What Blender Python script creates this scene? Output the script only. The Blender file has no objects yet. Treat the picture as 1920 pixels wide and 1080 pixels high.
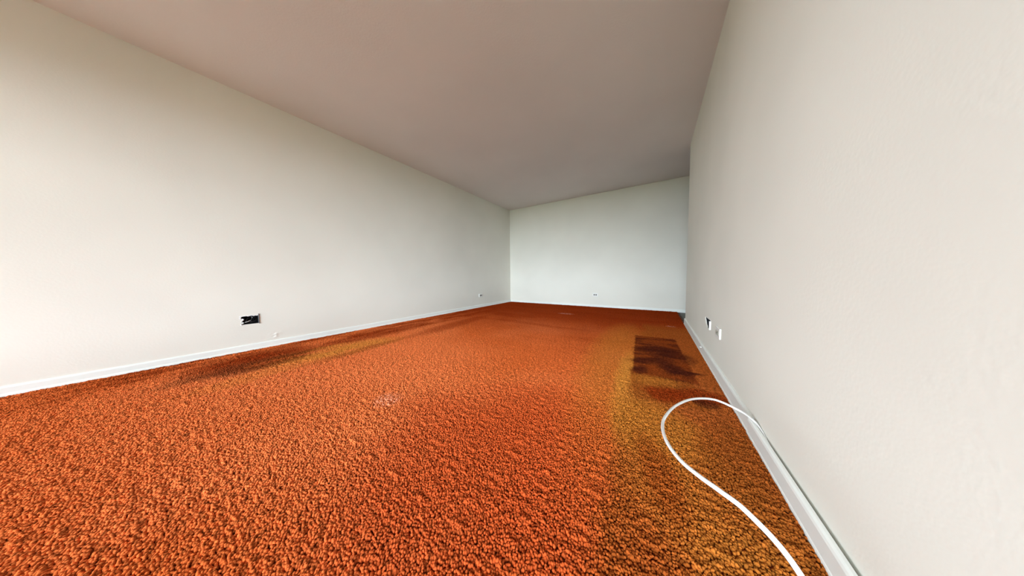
import bpy, bmesh, math, random
from mathutils import Vector, Matrix, noise
random.seed(7)
S = bpy.context.scene
COL = S.collection
PI = math.pi

# ---------------------------------------------------------------- camera
H = 2.44                       # ceiling height
XL, XR = -3.320, 0.369         # left wall, right wall
YB, YE = 5.167, 3.954          # back wall, far end of the right wall
YS, XS = 0.34, 2.70              # near end of the right wall; side wall of the wider window bay behind the camera
YF = -2.60                     # window wall behind the camera
FPX = 424.05                   # focal length in pixels of a 1920 px wide frame
yaw, pitch, roll = math.radians(32.322), math.radians(-3.027), math.radians(-0.579)
cam_d = bpy.data.cameras.new('camera')
cam_d.sensor_width = 36.0
cam_d.lens = FPX / 1920 * 36.0
cam_d.clip_start = 0.02
cam = bpy.data.objects.new('camera', cam_d)
COL.objects.link(cam)
fw = Vector((-math.sin(yaw) * math.cos(pitch), math.cos(yaw) * math.cos(pitch), math.sin(pitch)))
r0 = Vector((math.cos(yaw), math.sin(yaw), 0)); u0 = r0.cross(fw)
rt = r0 * math.cos(roll) + u0 * math.sin(roll); up = -r0 * math.sin(roll) + u0 * math.cos(roll)
M = Matrix((rt, up, -fw)).transposed().to_4x4()
M.translation = (0, 0, 0.6924)
cam.matrix_world = M
S.camera = cam

# ---------------------------------------------------------------- daylight
world = bpy.data.worlds.new('overcast_sky'); S.world = world
world.use_nodes = True
bg = world.node_tree.nodes['Background']
bg.inputs['Color'].default_value = (0.78, 0.915, 1.02, 1)
bg.inputs['Strength'].default_value = 24.0
WX0, WX1, WZ0, WZ1 = -3.22, 2.20, 0.10, 2.10       # window opening
pd = bpy.data.lights.new('window_portal', 'AREA')
pd.shape = 'RECTANGLE'; pd.size = WX1 - WX0; pd.size_y = WZ1 - WZ0
pd.cycles.is_portal = True
portal = bpy.data.objects.new('window_portal', pd); COL.objects.link(portal)
portal.location = ((WX0 + WX1) / 2, YF - 0.13, (WZ0 + WZ1) / 2)
portal.rotation_euler = (PI / 2, 0, 0)             # faces +y, into the room
S.view_settings.view_transform = 'Standard'
S.view_settings.look = 'None'
S.view_settings.gamma = 1.0
S.view_settings.use_curve_mapping = False
S.view_settings.exposure = 0.0
S.cycles.diffuse_bounces = 4
S.cycles.max_bounces = 8
S.cycles.adaptive_threshold = 0.04


# ---------------------------------------------------------------- helpers
def link(name, me, mat=None, parent=None):
    o = bpy.data.objects.new(name, me)
    COL.objects.link(o)
    if mat is not None and me is not None:
        me.materials.append(mat)
    if parent is not None:
        o.parent = parent
    return o

def obj(name, bm, mat, parent=None, smooth=False):
    me = bpy.data.meshes.new(name)
    bmesh.ops.recalc_face_normals(bm, faces=bm.faces)
    bm.to_mesh(me); bm.free()
    if smooth:
        me.polygons.foreach_set('use_smooth', [True] * len(me.polygons))
    return link(name, me, mat, parent)

def empty(name, loc, rot=(0, 0, 0)):
    o = bpy.data.objects.new(name, None); COL.objects.link(o)
    o.location = loc; o.rotation_euler = rot
    o.empty_display_size = 0.05
    return o

def tag(o, label=None, cat=None, group=None, kind=None):
    for k, v in (('label', label), ('category', cat), ('group', group), ('kind', kind)):
        if v: o[k] = v
    return o

def box(bm, x0, x1, y0, y1, z0, z1, bevel=0.0, seg=2):
    b2 = bmesh.new()
    bmesh.ops.create_cube(b2, size=1)
    for v in b2.verts:
        v.co = Vector((x0 + (v.co.x + .5) * (x1 - x0), y0 + (v.co.y + .5) * (y1 - y0), z0 + (v.co.z + .5) * (z1 - z0)))
    if bevel:
        bmesh.ops.bevel(b2, geom=list(b2.edges), offset=bevel, segments=seg, affect='EDGES', profile=0.5)
    me = bpy.data.meshes.new('tmp'); b2.to_mesh(me); b2.free()
    bm.from_mesh(me); bpy.data.meshes.remove(me)

def prism(bm, pts, y0, y1):
    """profile pts (x, z) swept along y"""
    a = [bm.verts.new((x, y0, z)) for x, z in pts]
    b = [bm.verts.new((x, y1, z)) for x, z in pts]
    n = len(pts)
    for i in range(n):
        bm.faces.new((a[i], a[(i + 1) % n], b[(i + 1) % n], b[i]))
    bm.faces.new(a); bm.faces.new(list(reversed(b)))

def tube(bm, pts, rad, sides=10):
    """round tube through pts (rad a number or a list)"""
    pts = [Vector(p) for p in pts]
    n = len(pts); rings = []
    nrm = None
    for i, p in enumerate(pts):
        t = (pts[min(i + 1, n - 1)] - pts[max(i - 1, 0)]).normalized()
        if nrm is None:
            nrm = t.orthogonal().normalized()
        nrm = (nrm - t * nrm.dot(t)).normalized()
        bn = t.cross(nrm)
        r = rad[i] if isinstance(rad, (list, tuple)) else rad
        rings.append([bm.verts.new(p + (nrm * math.cos(k * 2 * PI / sides) + bn * math.sin(k * 2 * PI / sides)) * r) for k in range(sides)])
    for i in range(n - 1):
        for k in range(sides):
            bm.faces.new((rings[i][k], rings[i][(k + 1) % sides], rings[i + 1][(k + 1) % sides], rings[i + 1][k]))
    bm.faces.new(rings[0]); bm.faces.new(rings[-1])

def spline(ctrl, per=10):
    """Catmull-Rom through control points"""
    c = [Vector(p) for p in ctrl]
    c = [c[0] * 2 - c[1]] + c + [c[-1] * 2 - c[-2]]
    out = []
    for i in range(1, len(c) - 2):
        p0, p1, p2, p3 = c[i - 1:i + 3]
        for k in range(per):
            t = k / per
            out.append(0.5 * ((2 * p1) + (p2 - p0) * t + (2 * p0 - 5 * p1 + 4 * p2 - p3) * t * t + (3 * p1 - p0 - 3 * p2 + p3) * t ** 3))
    out.append(c[-2])
    return out

def slab(bm, axis, c0, c1, u0, u1, z0, z1, holes=()):
    """upright wall slab: axis 'x' -> thickness c0..c1 along x, runs u0..u1 along y; 'y' the other way. Rectangular holes are really cut through."""
    us = sorted({u0, u1, *[h[0] for h in holes], *[h[1] for h in holes]})
    zs = sorted({z0, z1, *[h[2] for h in holes], *[h[3] for h in holes]})
    def solid(i, j):
        if i < 0 or j < 0 or i >= len(us) - 1 or j >= len(zs) - 1: return False
        um, zm = (us[i] + us[i + 1]) / 2, (zs[j] + zs[j + 1]) / 2
        return not any(h[0] < um < h[1] and h[2] < zm < h[3] for h in holes)
    cache = {}
    def V(c, u, z):
        k = (c, u, z)
        if k not in cache:
            cache[k] = bm.verts.new((c, u, z) if axis == 'x' else (u, c, z))
        return cache[k]
    for i in range(len(us) - 1):
        for j in range(len(zs) - 1):
            if not solid(i, j): continue
            a, b, c, d = us[i], us[i + 1], zs[j], zs[j + 1]
            for cc in (c0, c1):
                bm.faces.new((V(cc, a, c), V(cc, b, c), V(cc, b, d), V(cc, a, d)))
            for (di, dj, e) in ((-1, 0, ((a, c), (a, d))), (1, 0, ((b, c), (b, d))), (0, -1, ((a, c), (b, c))), (0, 1, ((a, d), (b, d)))):
                if not solid(i + di, j + dj):
                    (p, q), (r, s) = e
                    bm.faces.new((V(c0, p, q), V(c0, r, s), V(c1, r, s), V(c1, p, q)))

# ---------------------------------------------------------------- materials
def new_mat(name):
    m = bpy.data.materials.new(name); m.use_nodes = True
    return m, m.node_tree, m.node_tree.nodes['Principled BSDF']

def plain(name, col, rough=0.5, metal=0.0, spec=0.5, bump=0.0, scale=60.0):
    m, t, b = new_mat(name)
    b.inputs['Base Color'].default_value = (*col, 1)
    b.inputs['Roughness'].default_value = rough
    b.inputs['Metallic'].default_value = metal
    b.inputs['Specular IOR Level'].default_value = spec
    g = t.nodes.new('ShaderNodeNewGeometry')
    n = t.nodes.new('ShaderNodeTexNoise'); n.inputs['Scale'].default_value = scale
    t.links.new(g.outputs['Position'], n.inputs['Vector'])
    mx = t.nodes.new('ShaderNodeMix'); mx.data_type = 'RGBA'; mx.blend_type = 'MULTIPLY'
    mx.inputs['Factor'].default_value = 0.12
    mx.inputs['A'].default_value = (*col, 1)
    t.links.new(n.outputs['Fac'], mx.inputs['B'])
    t.links.new(mx.outputs['Result'], b.inputs['Base Color'])
    if bump:
        bp = t.nodes.new('ShaderNodeBump'); bp.inputs['Strength'].default_value = bump; bp.inputs['Distance'].default_value = 0.002
        t.links.new(n.outputs['Fac'], bp.inputs['Height']); t.links.new(bp.outputs['Normal'], b.inputs['Normal'])
    return m

def paint(name, col, rough=0.65, dirt=0.05, orange_peel=0.25):
    """rolled wall paint: faint blotches, fine roller texture"""
    m, t, b = new_mat(name)
    L = t.links.new
    g = t.nodes.new('ShaderNodeNewGeometry')
    n1 = t.nodes.new('ShaderNodeTexNoise'); n1.inputs['Scale'].default_value = 1.3; n1.inputs['Detail'].default_value = 2
    n2 = t.nodes.new('ShaderNodeTexNoise'); n2.inputs['Scale'].default_value = 90; n2.inputs['Detail'].default_value = 1
    for n in (n1, n2): L(g.outputs['Position'], n.inputs['Vector'])
    r = t.nodes.new('ShaderNodeMapRange')
    r.inputs['From Min'].default_value = 0.35; r.inputs['From Max'].default_value = 0.65
    r.inputs['To Min'].default_value = 1 - dirt; r.inputs['To Max'].default_value = 1.0
    L(n1.outputs['Fac'], r.inputs['Value'])
    v = t.nodes.new('ShaderNodeVectorMath'); v.operation = 'SCALE'
    v.inputs[0].default_value = col
    L(r.outputs['Result'], v.inputs['Scale'])
    L(v.outputs['Vector'], b.inputs['Base Color'])
    b.inputs['Roughness'].default_value = rough
    b.inputs['Specular IOR Level'].default_value = 0.3
    if rough > 0.6:                      # flat paint: no sheen
        t.nodes.remove(b)
        b = t.nodes.new('ShaderNodeBsdfDiffuse'); L(v.outputs['Vector'], b.inputs['Color']); L(b.outputs[0], t.nodes['Material Output'].inputs['Surface'])
    b1 = t.nodes.new('ShaderNodeBump'); b1.inputs['Strength'].default_value = orange_peel; b1.inputs['Distance'].default_value = 0.0012
    L(n2.outputs['Fac'], b1.inputs['Height']); L(b1.outputs['Normal'], b.inputs['Normal'])
    return m

def carpet_material():
    m, t, b = new_mat('orange_plush_carpet')
    L = t.links.new
    N = t.nodes.new
    geo = N('ShaderNodeNewGeometry')
    sep = N('ShaderNodeSeparateXYZ'); L(geo.outputs['Position'], sep.inputs[0])
    flat = N('ShaderNodeCombineXYZ'); L(sep.outputs['X'], flat.inputs['X']); L(sep.outputs['Y'], flat.inputs['Y'])
    P = flat.outputs['Vector']

    def noise_tex(scale, detail=3, stretch=None, rough=0.55):
        n = N('ShaderNodeTexNoise'); n.inputs['Scale'].default_value = scale; n.inputs['Detail'].default_value = detail
        n.inputs['Roughness'].default_value = rough
        if stretch:
            mp = N('ShaderNodeMapping'); mp.inputs['Rotation'].default_value = (0, 0, stretch[2]); mp.inputs['Scale'].default_value = (stretch[0], stretch[1], 1)
            L(P, mp.inputs['Vector']); L(mp.outputs['Vector'], n.inputs['Vector'])
        else:
            L(P, n.inputs['Vector'])
        return n

    def warp(scale, amt):
        n = noise_tex(scale, 2)
        s = N('ShaderNodeVectorMath'); s.operation = 'SUBTRACT'; L(n.outputs['Color'], s.inputs[0]); s.inputs[1].default_value = (.5, .5, .5)
        k = N('ShaderNodeVectorMath'); k.operation = 'SCALE'; L(s.outputs['Vector'], k.inputs[0]); k.inputs['Scale'].default_value = amt
        a = N('ShaderNodeVectorMath'); a.operation = 'ADD'; L(P, a.inputs[0]); L(k.outputs['Vector'], a.inputs[1])
        return a.outputs['Vector']
    W = {0: P, 2: warp(2.2, 0.5)}

    def math_(op, a, c=None, clamp=False):
        n = N('ShaderNodeMath'); n.operation = op; n.use_clamp = clamp
        for i, x in enumerate((a, c)):
            if x is None: continue
            if isinstance(x, (int, float)): n.inputs[i].default_value = x
            else: L(x, n.inputs[i])
        return n.outputs[0]

    def ramp(v, lo, hi):
        n = N('ShaderNodeMapRange'); n.interpolation_type = 'SMOOTHSTEP'
        n.inputs['From Min'].default_value = lo; n.inputs['From Max'].default_value = hi
        L(v, n.inputs['Value'])
        return n.outputs['Result']

    def local(c, rot, size, w):
        """(u, v) of the point in a turned, scaled frame, as two sockets"""
        a = math.radians(rot); ca, sa = math.cos(a), math.sin(a)
        out = []
        for ax, sz in (((ca, sa, 0), size[0]), ((-sa, ca, 0), size[1])):
            d = N('ShaderNodeVectorMath'); d.operation = 'DOT_PRODUCT'
            L(W[w], d.inputs[0]); d.inputs[1].default_value = (ax[0] / sz, ax[1] / sz, 0)
            out.append(math_('SUBTRACT', d.outputs['Value'], (c[0] * ax[0] + c[1] * ax[1]) / sz))
        return out

    def ellipse(c, size, rot=0, soft=0.5, w=1):
        u, v = local(c, rot, size, w)
        q = N('ShaderNodeMath'); q.operation = 'MULTIPLY_ADD'
        L(u, q.inputs[0]); L(u, q.inputs[1]); L(math_('MULTIPLY', v, v), q.inputs[2])
        return ramp(q.outputs[0], (1 + soft) ** 2, (1 - soft) ** 2)

    def rect(c, size, rot=0, soft=0.06, w=3):
        u, v = local(c, rot, size, w)
        return ramp(math_('MAXIMUM', math_('ABSOLUTE', u), math_('ABSOLUTE', v)), 1 + soft, 1 - soft)

    def layer(base, col, mask, k=1.0):
        mx = N('ShaderNodeMix'); mx.data_type = 'RGBA'
        f = math_('MULTIPLY', mask, k) if k != 1 else mask
        L(f, mx.inputs['Factor'])
        if isinstance(base, tuple): mx.inputs['A'].default_value = (*base, 1)
        else: L(base, mx.inputs['A'])
        mx.inputs['B'].default_value = (*col, 1)
        return mx.outputs['Result']

    ORANGE = (0.58, 0.120, 0.027); PALE = (0.72, 0.190, 0.058); RED = (0.50, 0.074, 0.018)
    OCHRE = (0.45, 0.155, 0.022); GOLD = (0.54, 0.210, 0.032); BROWN = (0.30, 0.075, 0.012); DARK = (0.055, 0.011, 0.006); RUST = (0.23, 0.025, 0.004)

    fine = noise_tex(62, 1).outputs['Fac']
    big = noise_tex(0.9, 1).outputs['Fac']
    c = layer(ORANGE, PALE, ramp(big, 0.42, 0.70), 0.55)
    # worn, sun-faded field on the left and the redder, less walked-on field by the window end
    c = layer(c, PALE, ellipse((-2.0, 0.7), (0.9, 0.9), 0, 0.6, 2), 0.65)
    c = layer(c, RED, ellipse((-0.42, 0.75), (0.50, 0.42), 25, 0.7, 2), 0.75)
    # far end darkened to rust: its dimmer light put into the colour, plus streaks
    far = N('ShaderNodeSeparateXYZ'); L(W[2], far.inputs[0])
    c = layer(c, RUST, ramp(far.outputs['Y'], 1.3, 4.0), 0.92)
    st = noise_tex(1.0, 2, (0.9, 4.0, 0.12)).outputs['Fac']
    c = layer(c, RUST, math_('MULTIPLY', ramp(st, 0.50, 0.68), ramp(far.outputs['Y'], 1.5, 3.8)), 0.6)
    # pale scuffs with lint
    for (p, s, k) in (((-1.27, 0.675), (0.055, 0.05), 0.40), ((-1.36, 3.97), (0.10, 0.05), 0.35), ((0.19, 3.65), (0.04, 0.03), 0.4)):
        c = layer(c, (0.72, 0.42, 0.30), math_('MULTIPLY', ellipse(p, s, 0, 0.8, 0), ramp(fine, 0.40, 0.62)), k)
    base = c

    # ---- right side (x > -1.1)
    W[1], W[3] = warp(6, 0.10), warp(22, 0.03)
    c = layer(base, RED, ellipse((-0.14, 0.95), (0.10, 0.24), -10, 0.5, 1), 0.6)
    # ochre traffic strip
    c = layer(c, OCHRE, ellipse((-0.22, 2.1), (0.22, 1.05), 4, 0.65, 1), 0.50)
    c = layer(c, GOLD, ellipse((-0.14, 1.62), (0.06, 0.48), 3, 0.6, 1), 0.75)
    # brown area beside the right baseboard
    c = layer(c, BROWN, rect((0.30, 1.3), (0.42, 2.3), 0, 0.10, 1), 0.75)
    c = layer(c, OCHRE, ellipse((0.00, 1.20), (0.16, 0.19), 20, 0.5, 1), 0.75)
    c = layer(c, OCHRE, ellipse((0.16, 0.86), (0.17, 0.24), 35, 0.6, 1), 0.45)
    c = layer(c, GOLD, ellipse((0.22, 0.66), (0.12, 0.12), 35, 0.7, 1), 0.25)
    c = layer(c, BROWN, ellipse((0.26, 1.12), (0.09, 0.22), -8, 0.6, 1), 0.7)
    c = layer(c, RUST, ellipse((0.02, 0.93), (0.05, 0.16), 15, 0.6, 1), 0.5)
    # flattened patch where a cabinet stood, with crisp edges and a seam
    c = layer(c, BROWN, rect((0.055, 1.66), (0.172, 0.215), 8, 0.03, 3), 0.75)
    c = layer(c, OCHRE, ellipse((0.01, 1.74), (0.11, 0.10), 8, 0.5, 1), 0.50)
    # dark spill: rectangle of streaks
    strk = noise_tex(1.0, 2, (3.2, 9.5, -0.35), 0.6).outputs['Fac']
    spill = rect((0.035, 2.36), (0.185, 0.57), 3, 0.05, 3)
    c = layer(c, (0.20, 0.035, 0.007), spill, 0.90)
    c = layer(c, DARK, math_('MULTIPLY', spill, ramp(strk, 0.44, 0.60)), 0.70)
    for (p, sz, rot, k) in (((0.01, 2.47), (0.15, 0.075), 20, .85), ((0.13, 2.36), (0.09, 0.10), 10, .80), ((0.00, 2.12), (0.15, 0.06), 24, .75), ((0.11, 2.01), (0.065, 0.10), 10, .85),
                            ((0.20, 1.96), (0.09, 0.028), 14, .85), ((-0.09, 1.87), (0.045, 0.06), 0, .75), ((0.24, 2.27), (0.045, 0.12), 0, .45)):
        c = layer(c, DARK, ellipse(p, sz, rot, 0.5, 1), k)
    c = layer(c, DARK, rect((0.134, 1.72), (0.004, 0.21), 2, 0.5, 0), 0.35)
    # rust-red spill near the loop of cable
    c = layer(c, RUST, ellipse((0.06, 1.55), (0.085, 0.09), 0, 0.5, 1), 0.85)
    c = layer(c, RUST, ellipse((0.23, 1.62), (0.13, 0.07), 15, 0.5, 1), 0.8)
    c = layer(c, DARK, ellipse((0.245, 1.545), (0.055, 0.045), 20, 0.3, 3), 0.65)
    right = c

    # ---- left side (x < -1.85): gold worn lane, rust stains and dark streaks
    W[1] = warp(6, 0.10)
    strl = noise_tex(1.0, 2, (8.0, 2.2, 0.1), 0.6).outputs['Fac']
    c = layer(base, GOLD, math_('MULTIPLY', ellipse((-2.60, 0.90), (0.17, 0.42), -12, 0.7, 1), ramp(strl, 0.25, 0.50)), 0.70)
    c = layer(c, GOLD, ellipse((-2.42, 0.45), (0.09, 0.30), 10, 0.7, 1), 0.28)
    lband = rect((-3.08, 1.6), (0.30, 2.4), -3, 0.25, 1)
    c = layer(c, RUST, math_('MULTIPLY', lband, ramp(strl, 0.38, 0.62)), 0.75)
    c = layer(c, RUST, ellipse((-2.86, 0.46), (0.27, 0.36), 4, 0.35, 1), 0.70)
    c = layer(c, DARK, math_('MULTIPLY', ellipse((-2.70, 0.40), (0.13, 0.36), 4, 0.6, 1), ramp(strl, 0.36, 0.56)), 0.50)
    c = layer(c, BROWN, ellipse((-2.38, 1.10), (0.05, 0.34), 6, 0.8, 1), 0.55)
    c = layer(c, RUST, ellipse((-2.88, 1.55), (0.16, 0.55), 0, 0.5, 1), 0.65)
    c = layer(c, RUST, ellipse((-2.45, 2.35), (0.12, 0.60), 5, 0.6, 1), 0.55)
    left = c

    # yarn to yarn variation, and one surface for each stretch of floor
    r = N('ShaderNodeMapRange'); r.inputs['From Min'].default_value = 0.3; r.inputs['From Max'].default_value = 0.7; r.inputs['To Min'].default_value = 0.68; r.inputs['To Max'].default_value = 1.30
    L(fine, r.inputs['Value'])
    t.nodes.remove(b)
    def surf(col):
        v = N('ShaderNodeVectorMath'); v.operation = 'SCALE'; L(col, v.inputs[0]); L(r.outputs['Result'], v.inputs['Scale'])
        d = N('ShaderNodeBsdfDiffuse'); d.inputs['Roughness'].default_value = 0.6
        L(v.outputs['Vector'], d.inputs['Color'])
        return d.outputs[0]
    def choose(f, a, c_):
        mx = N('ShaderNodeMixShader'); L(f, mx.inputs[0]); L(a, mx.inputs[1]); L(c_, mx.inputs[2])
        return mx.outputs[0]
    X, Y = sep.outputs['X'], sep.outputs['Y']
    in_right = math_('MULTIPLY', math_('GREATER_THAN', X, -1.1), math_('GREATER_THAN', Y, -1.2))
    in_left = math_('MULTIPLY', math_('LESS_THAN', X, -1.85), math_('GREATER_THAN', Y, -1.2))
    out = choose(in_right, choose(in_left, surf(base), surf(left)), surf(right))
    L(out, t.nodes['Material Output'].inputs['Surface'])
    return m

M_WALL = paint('cream_wall_paint', (0.83, 0.80, 0.715))
M_CEIL = paint('flat_ceiling_paint', (0.84, 0.77, 0.745), 0.85, 0.04, 0.5)
M_TRIM = paint('white_gloss_trim', (0.87, 0.885, 0.835), 0.35, 0.06, 0.1)
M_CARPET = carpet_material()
M_BACK = plain('jute_backing', (0.36, 0.065, 0.012), 0.95, scale=300)
M_SUB = plain('grey_subfloor', (0.17, 0.18, 0.165), 0.8, bump=0.3, scale=40)
M_PLATE = plain('ivory_plastic', (0.88, 0.87, 0.82), 0.35)
M_RECEP = plain('brown_grey_receptacle', (0.16, 0.14, 0.115), 0.45)
M_RECEP2 = plain('aged_ivory_receptacle', (0.42, 0.41, 0.33), 0.45)
M_SLOT = plain('slot_black', (0.01, 0.01, 0.01), 0.8)
M_STEEL = plain('galvanised_steel', (0.25, 0.255, 0.26), 0.5, 0.6)
M_BOXIN = plain('black_box_interior', (0.008, 0.008, 0.010), 0.9)
M_GYPSUM = plain('torn_white_gypsum', (0.84, 0.84, 0.83), 0.9, bump=0.6, scale=200)
M_CABLE = plain('white_cable_jacket', (0.90, 0.89, 0.86), 0.4, spec=0.4)
M_WIRE = plain('black_wire_insulation', (0.015, 0.015, 0.018), 0.45)
M_FRAME = plain('white_window_frame', (0.8, 0.8, 0.8), 0.4)
M_GROUND = plain('courtyard_lawn', (0.085, 0.10, 0.05), 0.9, scale=3)
M_CONC = plain('overhang_concrete', (0.35, 0.34, 0.32), 0.9, scale=8)
M_FRINGE = plain('dark_loose_yarn', (0.11, 0.030, 0.012), 0.95)

def glass():
    m = bpy.data.materials.new('window_glass'); m.use_nodes = True
    t = m.node_tree; t.nodes.clear()
    o = t.nodes.new('ShaderNodeOutputMaterial'); mx = t.nodes.new('ShaderNodeMixShader')
    tr = t.nodes.new('ShaderNodeBsdfTransparent'); gl = t.nodes.new('ShaderNodeBsdfGlossy'); gl.inputs['Roughness'].default_value = 0.02
    fr = t.nodes.new('ShaderNodeFresnel'); fr.inputs['IOR'].default_value = 1.3
    t.links.new(fr.outputs[0], mx.inputs[0]); t.links.new(tr.outputs[0], mx.inputs[1]); t.links.new(gl.outputs[0], mx.inputs[2])
    t.links.new(mx.outputs[0], o.inputs['Surface'])
    return m
M_GLASS = glass()

# ---------------------------------------------------------------- the room
TH = 0.12
FLOOR_Z = -0.014
XH = 3.40                                    # far side of the passage behind the right wall
HOLE_L = (0.424, 0.538, 0.252, 0.332)        # open box in the left wall (y0 y1 z0 z1)
HOLE_R = (2.268, 2.490, 0.258, 0.334)        # open box in the right wall

def struct(name, bm, mat, parent=None):
    o = obj(name, bm, mat, parent)
    if parent is None: o['kind'] = 'structure'
    return o

bm = bmesh.new(); box(bm, XL - TH, XH + TH, YF - TH, YB + TH, FLOOR_Z - 0.15, FLOOR_Z); struct('floor', bm, M_SUB)
bm = bmesh.new(); box(bm, XL - TH, XH + TH, YF - TH, YB + TH, H, H + 0.15); struct('ceiling', bm, M_CEIL)
bm = bmesh.new(); slab(bm, 'x', XL, XL - TH, YF, YB, FLOOR_Z, H, [HOLE_L]); wall_left = struct('wall_left', bm, M_WALL)
bm = bmesh.new(); slab(bm, 'y', YB, YB + TH, XL - TH, XH + TH, FLOOR_Z, H); struct('wall_back', bm, M_WALL)
bm = bmesh.new(); slab(bm, 'x', XR, XR + TH, YS, YE, FLOOR_Z, H, [HOLE_R]); struct('wall_right', bm, M_WALL)
bm = bmesh.new(); slab(bm, 'y', YF - TH, YF, XL - TH, XS + TH, FLOOR_Z, H, [(WX0, WX1, WZ0, WZ1)]); struct('wall_front', bm, M_WALL)
bm = bmesh.new(); slab(bm, 'x', XH, XH + TH, 2.6, YB, FLOOR_Z, H); struct('wall_passage_side', bm, M_WALL)
bm = bmesh.new(); slab(bm, 'x', XS, XS + TH, YF, 2.6 - TH, FLOOR_Z, H); struct('wall_bay_side', bm, M_WALL)
bm = bmesh.new(); slab(bm, 'y', 2.6 - TH, 2.6, XR + TH, XH + TH, FLOOR_Z, H); struct('wall_passage_end', bm, M_WALL)

# spackled repair on the left wall: a low, trowelled lump of plaster
bm = bmesh.new()
nu, nv = 22, 12
grid = []
for j in range(nv + 1):
    row = []
    for i in range(nu + 1):
        u, v = i / nu * 2 - 1, j / nv * 2 - 1
        edge = max(0.0, 1 - (abs(u) ** 3 + abs(v) ** 3))
        h = (0.0022 + 0.0060 * noise.noise(Vector((u * 2.2, v * 2.0, 3.1)))) * edge
        row.append(bm.verts.new((XL + max(h, -0.0005) - 0.0003, 0.64 + 0.062 * u + 0.01 * v, 0.108 + 0.034 * v)))
    grid.append(row)
for j in range(nv):
    for i in range(nu):
        bm.faces.new((grid[j][i], grid[j][i + 1], grid[j + 1][i + 1], grid[j + 1][i]))
o = obj('plaster_patch', bm, M_WALL, wall_left, smooth=True); o['label'] = 'small rough spackled patch'

# baseboards: board with eased top and a small shoe moulding
def bb_profile(h, t, shoe=0.006, sh=0.014):
    return [(0, -0.012), (t + shoe, -0.012), (t + shoe, 0.002), (t + shoe * .7, sh * .7), (t + .0005, sh), (t, h - 0.012), (t * .8, h - 0.005), (t * .45, h - 0.001), (0, h)]
bm = bmesh.new(); prism(bm, [(XL + x, z) for x, z in bb_profile(0.058, 0.011)], YF, YB); struct('baseboard_left', bm, M_TRIM)
bm = bmesh.new(); prism(bm, bb_profile(0.046, 0.010), 0, XH - XL - 0.022)
bmesh.ops.transform(bm, matrix=Matrix(((0, 1, 0, XL + 0.017), (-1, 0, 0, YB), (0, 0, 1, 0), (0, 0, 0, 1))), verts=bm.verts)
struct('baseboard_back', bm, M_TRIM)

bb = empty('baseboard_right', (XR, 1.3, 0)); bb['kind'] = 'structure'
JY = 1.335                                   # joint between the two boards
pr = bb_profile(0.078, 0.014, 0.003, 0.010)
bm = bmesh.new(); prism(bm, [(-x, z) for x, z in pr], JY + 0.0015 - 1.3, YE - 1.3); obj('board', bm, M_TRIM, bb)
bm = bmesh.new()                             # the near board has come away from the wall at the top
prism(bm, [(-x - 0.0085 * max(0, (z + 0.012) / 0.09) - .0005, z) for x, z in pr], YS - 1.3, JY - 0.0015 - 1.3)
obj('board', bm, M_TRIM, bb)

# window behind the camera: frame, three sashes, panes
win = empty('window_1', ((WX0 + WX1) / 2, YF - TH / 2, WZ0)); win['kind'] = 'structure'
ww, wh = WX1 - WX0, WZ1 - WZ0
bm = bmesh.new()
for x0, x1, z0, z1 in ((-ww / 2, -ww / 2 + .05, 0, wh), (ww / 2 - .05, ww / 2, 0, wh), (-ww / 2 + .05, ww / 2 - .05, 0, .05), (-ww / 2 + .05, ww / 2 - .05, wh - .05, wh)):
    box(bm, x0, x1, -.05, .05, z0, z1, .003)
obj('window_frame', bm, M_FRAME, win)
for k in range(3):
    bm = bmesh.new()
    pw = (ww - .1) / 3
    a = -ww / 2 + .05 + k * pw - (.02 if k else 0); b_ = -ww / 2 + .05 + (k + 1) * pw + (.02 if k < 2 else 0)
    yy = .02 if k % 2 else -.02
    for x0, x1, z0, z1 in ((a, a + .045, .05, wh - .05), (b_ - .045, b_, .05, wh - .05), (a + .045, b_ - .045, .05, .10), (a + .045, b_ - .045, wh - .10, wh - .05)):
        box(bm, x0, x1, yy - .015, yy + .015, z0, z1, .002)
    sash = obj('sash', bm, M_FRAME, win)
    bm = bmesh.new(); box(bm, a + .045, b_ - .045, yy - .002, yy + .002, .10, wh - .10)
    obj('pane', bm, M_GLASS, sash)
bm = bmesh.new(); box(bm, WX0 - .06, WX1 + .06, YF - .01, YF + .08, WZ0 - .03, WZ0 - .002, .004); o = struct('window_sill', bm, M_FRAME)
o['kind'] = 'structure'
# unseen overhang above the window, added to cut off the high sky
bm = bmesh.new(); box(bm, XL - 2, XS + 2, YF - 1.7, YF - TH, H - .05, H + .15); struct('added_overhang', bm, M_CONC)
# lawn far below the window, an upper-floor flat
bm = bmesh.new(); box(bm, -70, 70, -140, YF - 2.0, -6.2, -6.0); o = struct('ground', bm, M_GROUND)

# ---------------------------------------------------------------- carpet
CX0, CX1, CY0, CY1 = XL + 0.018, XR - 0.017, YF + 0.01, YB - 0.017
BX0, BX1, BY0, BY1 = CX1, XS - .005, CY0, YS - .005      # the bay
bm = bmesh.new(); box(bm, CX0, CX1, CY0, CY1, FLOOR_Z, FLOOR_Z + 0.003); box(bm, BX0, BX1, BY0, BY1, FLOOR_Z, FLOOR_Z + 0.003)
box(bm, XR + TH + .005, BX1, BY1, 2.6 - TH - .005, FLOOR_Z, FLOOR_Z + 0.003)
carpet = obj('carpet', bm, M_BACK)
tag(carpet, 'worn orange plush carpet covering the whole room floor', 'carpet')

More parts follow.
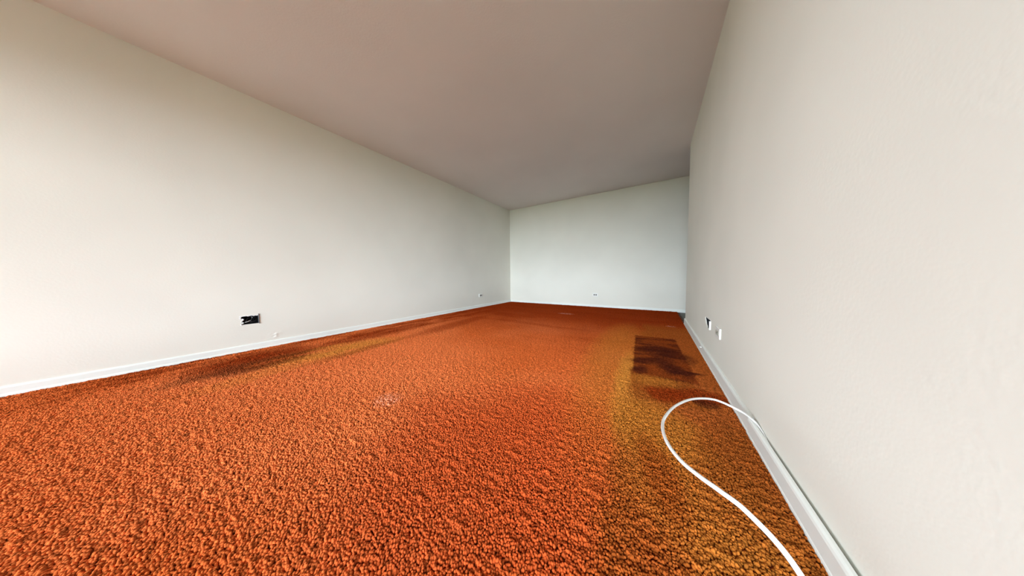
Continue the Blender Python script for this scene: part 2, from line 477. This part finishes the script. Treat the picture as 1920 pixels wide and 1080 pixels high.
def pile():
    nx = 12
    step = (CX1 - CX0) / nx
    T = step
    rnd = random.Random(3)
    n = int(round(T / 0.0064)); sp = T / n
    verts, faces = [], []
    K = 5
    for j in range(n):
        for i in range(n):
            x = -T / 2 + (i + .5 + rnd.uniform(-.36, .36)) * sp
            y = -T / 2 + (j + .5 + rnd.uniform(-.36, .36)) * sp
            # tufts lean together in little clumps
            px, py = x / T * 2 * PI, y / T * 2 * PI
            nv = noise.noise_vector(Vector((math.cos(px) * 3.2, math.sin(px) * 3.2, math.cos(py) * 3.2 + 5 * math.sin(py))) * 2.2)
            nw = noise.noise_vector(Vector((math.cos(px) * 2.7 + 9, math.sin(px) * 2.7, math.cos(py) * 2.7 + 4.3 * math.sin(py))))
            nv = nv * .6 + nw * .9
            lx, ly = nv.x * .006 + rnd.uniform(-.0022, .0022), nv.y * .006 + rnd.uniform(-.0022, .0022)
            h = .0112 + nv.z * .0048 + rnd.uniform(-.0016, .0016)
            r = sp * rnd.uniform(.52, .74)
            ph = rnd.uniform(0, 2 * PI); base = len(verts)
            for (fz, fr, fl) in ((.3, .9, 0), (.65, 1.0, .45), (.90, .72, .85)):
                for k in range(K):
                    an = ph + k * 2 * PI / K + fz * .9
                    verts.append((x + lx * fl + math.cos(an) * r * fr, y + ly * fl + math.sin(an) * r * fr, h * fz))
            verts.append((x + lx, y + ly, h))
            for q in range(2):
                for k in range(K):
                    a0 = base + q * K + k; a1 = base + q * K + (k + 1) % K
                    faces.append((a0, a1, a1 + K, a0 + K))
            for k in range(K):
                faces.append((base + 2 * K + k, base + 2 * K + (k + 1) % K, base + 3 * K))
    me = bpy.data.meshes.new('carpet_pile'); me.from_pydata(verts, [], faces); me.update()
    me.polygons.foreach_set('use_smooth', [True] * len(me.polygons))
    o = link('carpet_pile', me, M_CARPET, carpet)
    o['kind'] = 'stuff'; o['label'] = 'orange cut pile with gold wear and dark stains'
    # geometry nodes: lay the square of pile out over the floor, each turned at random by quarter turns
    g = bpy.data.node_groups.new('lay_pile', 'GeometryNodeTree')
    g.interface.new_socket('Geometry', in_out='INPUT', socket_type='NodeSocketGeometry')
    g.interface.new_socket('Geometry', in_out='OUTPUT', socket_type='NodeSocketGeometry')
    N = g.nodes.new; L = g.links.new
    gi, go = N('NodeGroupInput'), N('NodeGroupOutput')
    jn = N('GeometryNodeJoinGeometry')
    for (x0, x1, y0, y1) in ((CX0, CX1, CY0, CY1), (BX0, BX1, BY0, BY1), (XR + TH + .005, BX1, BY1, 2.6 - TH - .005)):
        mx, my = math.ceil((x1 - x0) / step - .001), math.ceil((y1 - y0) / step - .001)
        gr = N('GeometryNodeMeshGrid')
        gr.inputs['Size X'].default_value = x1 - x0 - step; gr.inputs['Size Y'].default_value = y1 - y0 - step
        gr.inputs['Vertices X'].default_value = mx; gr.inputs['Vertices Y'].default_value = my
        tr = N('GeometryNodeTransform'); tr.inputs['Translation'].default_value = ((x0 + x1) / 2, (y0 + y1) / 2, FLOOR_Z + 0.002)
        L(gr.outputs['Mesh'], tr.inputs['Geometry']); L(tr.outputs['Geometry'], jn.inputs[0])
    rv = N('FunctionNodeRandomValue'); rv.data_type = 'INT'
    rv.inputs[4].default_value = 0; rv.inputs[5].default_value = 3; rv.inputs['Seed'].default_value = 5
    mu = N('ShaderNodeMath'); mu.operation = 'MULTIPLY'; mu.inputs[1].default_value = PI / 2
    L(rv.outputs[2], mu.inputs[0])
    cx = N('ShaderNodeCombineXYZ'); L(mu.outputs[0], cx.inputs['Z'])
    er = N('FunctionNodeEulerToRotation'); L(cx.outputs[0], er.inputs[0])
    ip = N('GeometryNodeInstanceOnPoints')
    L(jn.outputs['Geometry'], ip.inputs['Points']); L(gi.outputs[0], ip.inputs['Instance']); L(er.outputs[0], ip.inputs['Rotation'])
    L(ip.outputs['Instances'], go.inputs[0])
    md = o.modifiers.new('lay_pile', 'NODES'); md.node_group = g
    return o
pile()

# frayed cut edge where the carpet stops at the passage
bm = bmesh.new()
rnd = random.Random(11)
for k in range(70):
    y = rnd.uniform(YE + .02, CY1 - .02); x = CX1 - rnd.uniform(0, .006); ln = rnd.uniform(.012, .05)
    a = rnd.uniform(-.7, .7); d = Vector((math.cos(a), math.sin(a), 0))
    p = Vector((x, y, rnd.uniform(-.008, .0)))
    tube(bm, [p, p + d * ln * .5 + Vector((0, 0, .002)), p + d * ln + Vector((0, 0, -.011 - p.z))], [.0022, .002, .0012], 5)
o = obj('fringe', bm, M_FRINGE, carpet, smooth=True); o['kind'] = 'stuff'; o['label'] = 'frayed dark yarn ends along cut edge'

# ---------------------------------------------------------------- electrical things
# local frame of wall things: x = along the wall (to the right seen from the room), y = out of the wall, z = up
def wall_frame(y_or_x, z, side):
    """location and z-rotation of a thing on a wall"""
    if side == 'left':  return (XL, y_or_x, z), -PI / 2     # local +y -> world +x
    if side == 'right': return (XR, y_or_x, z), PI / 2      # local +y -> world -x
    return (y_or_x, YB, z), PI                               # local +y -> world -y

def disc(bm, c, r, y0, y1, n=14, flat=None):
    """short cylinder along y; flat clips |x| like a receptacle face"""
    pts = []
    for k in range(n):
        a = 2 * PI * (k + .5) / n
        x, z = math.cos(a) * r, math.sin(a) * r
        if flat: x = max(-flat, min(flat, x))
        pts.append((c[0] + x, c[1] + z))
    a = [bm.verts.new((x, y0, z)) for x, z in pts]; b = [bm.verts.new((x, y1, z)) for x, z in pts]
    for i in range(n):
        bm.faces.new((a[i], a[(i + 1) % n], b[(i + 1) % n], b[i]))
    bm.faces.new(a); bm.faces.new(list(reversed(b)))

def outlet(where, side, z, depth, recep, label):
    loc, rz = wall_frame(where, z, side)
    t = empty('wall_outlet', loc, (0, 0, rz))
    bm = bmesh.new(); box(bm, -.0575, .0575, 0, depth, -.036, .036, min(.004, depth * .45), 3)
    obj('plate', bm, M_PLATE, t, smooth=False)
    for s in (-1, 1):
        bm = bmesh.new(); disc(bm, (.0205 * s, 0), .0168, depth - .002, depth + .0022, 24, .0142)
        r = obj('receptacle', bm, recep, t)
        bm = bmesh.new(); box(bm, .0205 * s - .0045, .0205 * s + .0045, depth + .0015, depth + .0026, .0052, .0076); obj('slot', bm, M_SLOT, r)
        bm = bmesh.new(); box(bm, .0205 * s - .0038, .0205 * s + .0038, depth + .0015, depth + .0026, -.0076, -.0052); obj('slot', bm, M_SLOT, r)
        bm = bmesh.new(); disc(bm, (.0205 * s - .0095 * s, 0), .0026, depth + .0015, depth + .0026, 10); obj('ground_hole', bm, M_SLOT, r)
    bm = bmesh.new(); disc(bm, (0, 0), .0032, depth - .001, depth + .0018, 12); obj('screw', bm, M_STEEL, t)
    tag(t, label, 'outlet')
    return t

outlet(3.915, 'left', 0.265, 0.012, M_RECEP, 'small ivory duplex outlet low on the left wall near the far corner')
outlet(-1.105, 'back', 0.262, 0.006, M_RECEP, 'ivory duplex outlet with two dark sockets on the far back wall')
outlet(1.998, 'right', 0.300, 0.0105, M_RECEP2, 'thick ivory duplex outlet on the right wall above the white baseboard')

def open_box(hole, side, label, torn):
    y0, y1, z0, z1 = hole
    c = (y0 + y1) / 2; w = (y1 - y0) / 2; h = (z1 - z0) / 2
    loc, rz = wall_frame(c, (z0 + z1) / 2, side)
    t = empty('electrical_box', loc, (0, 0, rz))
    bm = bmesh.new()                         # open-fronted steel box set back into the wall
    e = .0015
    for (a, b, c_, d, p, q) in ((-w, -w + e, -.06, -.004, -h, h), (w - e, w, -.06, -.004, -h, h), (-w, w, -.06, -.004, -h, -h + e), (-w, w, -.06, -.004, h - e, h), (-w, w, -.062, -.06, -h, h)):
        box(bm, a, b, c_, d, p, q)
    obj('box_body', bm, M_BOXIN, t)
    rnd = random.Random(4 if torn else 9)
    for k in range(3):                       # cut wire ends bunched inside
        x0 = -w * .6 + k * w * .55
        pts = spline([(x0, -.058, rnd.uniform(-.4, .4) * h), (x0 + .012, -.03, h * .5), (x0 + .03, -.014, rnd.uniform(-.5, .2) * h), (x0 + .012, -.010, -h * .5), (x0 - .008, -.022, -h * .2)], 6)
        bm = bmesh.new(); tube(bm, pts, .0035, 8); wr = obj('wire', bm, M_WIRE, t, smooth=True)
    return t, w, h

# --- left wall: box opening with chipped plaster rim, a bright strand of bare wire, and a metal ear at the far side
t, w, h = open_box(HOLE_L, 'left', '', True)
tag(t, 'open black electrical box without cover low on the left wall', 'electrical box')
# local +x runs towards the camera end here (world -y)
bm = bmesh.new(); box(bm, -w - .002, -w + .003, -.004, .006, -h - .004, h + .014, .001); o = obj('mounting_ear', bm, M_STEEL, t); o['label'] = 'grey metal mounting ear'
rnd = random.Random(21)
def chips(n, place, parent):
    for k in range(n):
        c, s = place(k)
        bm = bmesh.new(); bmesh.ops.create_icosphere(bm, subdivisions=1, radius=1)
        for v in bm.verts:
            v.co = Vector((v.co.x * s[0], v.co.y * s[1], v.co.z * s[2])) * rnd.uniform(.75, 1.2) + Vector(c)
        obj('plaster_chip', bm, M_GYPSUM, parent)
def pl(k):
    if k < 6: return (-w + (k + .6) / 6 * 2 * w, -.001, h + rnd.uniform(-.001, .004)), (.012, .004, .0045)
    z = -h + (k - 6) / 5 * 2 * h
    return (w - rnd.uniform(-.006, .010), -.002, z), (rnd.uniform(.006, .013), .005, .010)
chips(12, pl, t)
bm = bmesh.new(); tube(bm, spline([(w * .75, -.02, -h * .55), (w * .45, -.004, -h * .42), (w * .15, -.003, -h * .25), (-w * .02, -.012, h * -.12)], 6), [.0018] * 19, 8)
o = obj('wire', bm, M_CABLE, t, smooth=True); o['label'] = 'white wire end'
bm = bmesh.new(); tube(bm, spline([(-w * .1, -.02, h * .8), (-w * .25, -.006, h * .62), (-w * .2, -.008, h * .35)], 6), .002, 8)
o = obj('wire', bm, M_STEEL, t, smooth=True); o['label'] = 'bare metal wire end'

# --- right wall: ragged opening with a white bracket standing proud on its window side
t, w, h = open_box(HOLE_R, 'right', '', False)
tag(t, 'open black electrical box with white bracket edge on the right wall', 'electrical box')
# local -x is towards the camera end (world -y)
bm = bmesh.new(); box(bm, -w - .006, -w + .001, -.004, .011, -h + .004, h - .004, .001); obj('bracket', bm, M_PLATE, t)
bm = bmesh.new(); box(bm, -w, w * .55, -.004, .002, h - .001, h + .004, .001); obj('bracket', bm, M_PLATE, t)
bm = bmesh.new()                              # torn plasterboard still hanging over the far lower corner
pts = [(w + .006, h * .80), (w * .97, h * .40), (w * .80, h * .02), (w * .66, -h * .45), (w * .42, -h * .70), (w * .22, -h * .96), (w * .20, -h - .006), (w + .006, -h - .006)]
a = [bm.verts.new((x, -.006, z)) for x, z in pts]; b_ = [bm.verts.new((x, .0015, z)) for x, z in pts]
for i in range(len(pts)): bm.faces.new((a[i], a[(i + 1) % len(pts)], b_[(i + 1) % len(pts)], b_[i]))
bm.faces.new(a); bm.faces.new(b_)
o = obj('torn_plasterboard', bm, M_WALL, t); o['label'] = 'torn piece of wall board'

# ---------------------------------------------------------------- loose white cable
ctrl = [(.366, 1.08, .045), (.3655, 1.18, .066), (.364, 1.255, .080), (.352, 1.305, .0865), (.326, 1.355, .088), (.250, 1.382, .101), (.158, 1.285, .125), (.085, 1.131, .150),
        (.043, .985, .170), (.031, .891, .180), (.039, .792, .195), (.064, .709, .210), (.095, .653, .225), (.126, .615, .235), (.159, .587, .234), (.205, .552, .205),
        (.245, .500, .140), (.272, .430, .070), (.290, .330, .022), (.298, .200, .0075), (.310, .0, .0065), (.36, -.4, .0065), (.46, -.9, .0065), (.50, -1.7, .0065)]
bm = bmesh.new()
pts = spline(ctrl, 9)
rad = [.0026 if i < 18 else min(.0047, .0026 + (i - 18) * .0003) for i in range(len(pts))]
tube(bm, pts, rad, 14)
o = obj('cable', bm, M_CABLE, None, smooth=True)
tag(o, 'white coaxial cable looping out from behind the right baseboard over the carpet', 'cable')

# small white cable clip nailed to the baseboard
t = empty('cable_clip', (XR - .014, 2.546, .052))
bm = bmesh.new(); tube(bm, [(-.001 - .010 * math.sin(a), .012 * math.cos(a), .0) for a in [i * PI / 8 for i in range(9)]], .0035, 8); obj('loop', bm, M_CABLE, t, smooth=True)
bm = bmesh.new(); box(bm, -.004, 0, -.013, .013, -.005, .005, .0012); obj('clip_base', bm, M_CABLE, t)
tag(t, 'tiny white cable clip on the right baseboard beside the dark carpet stain', 'cable clip')
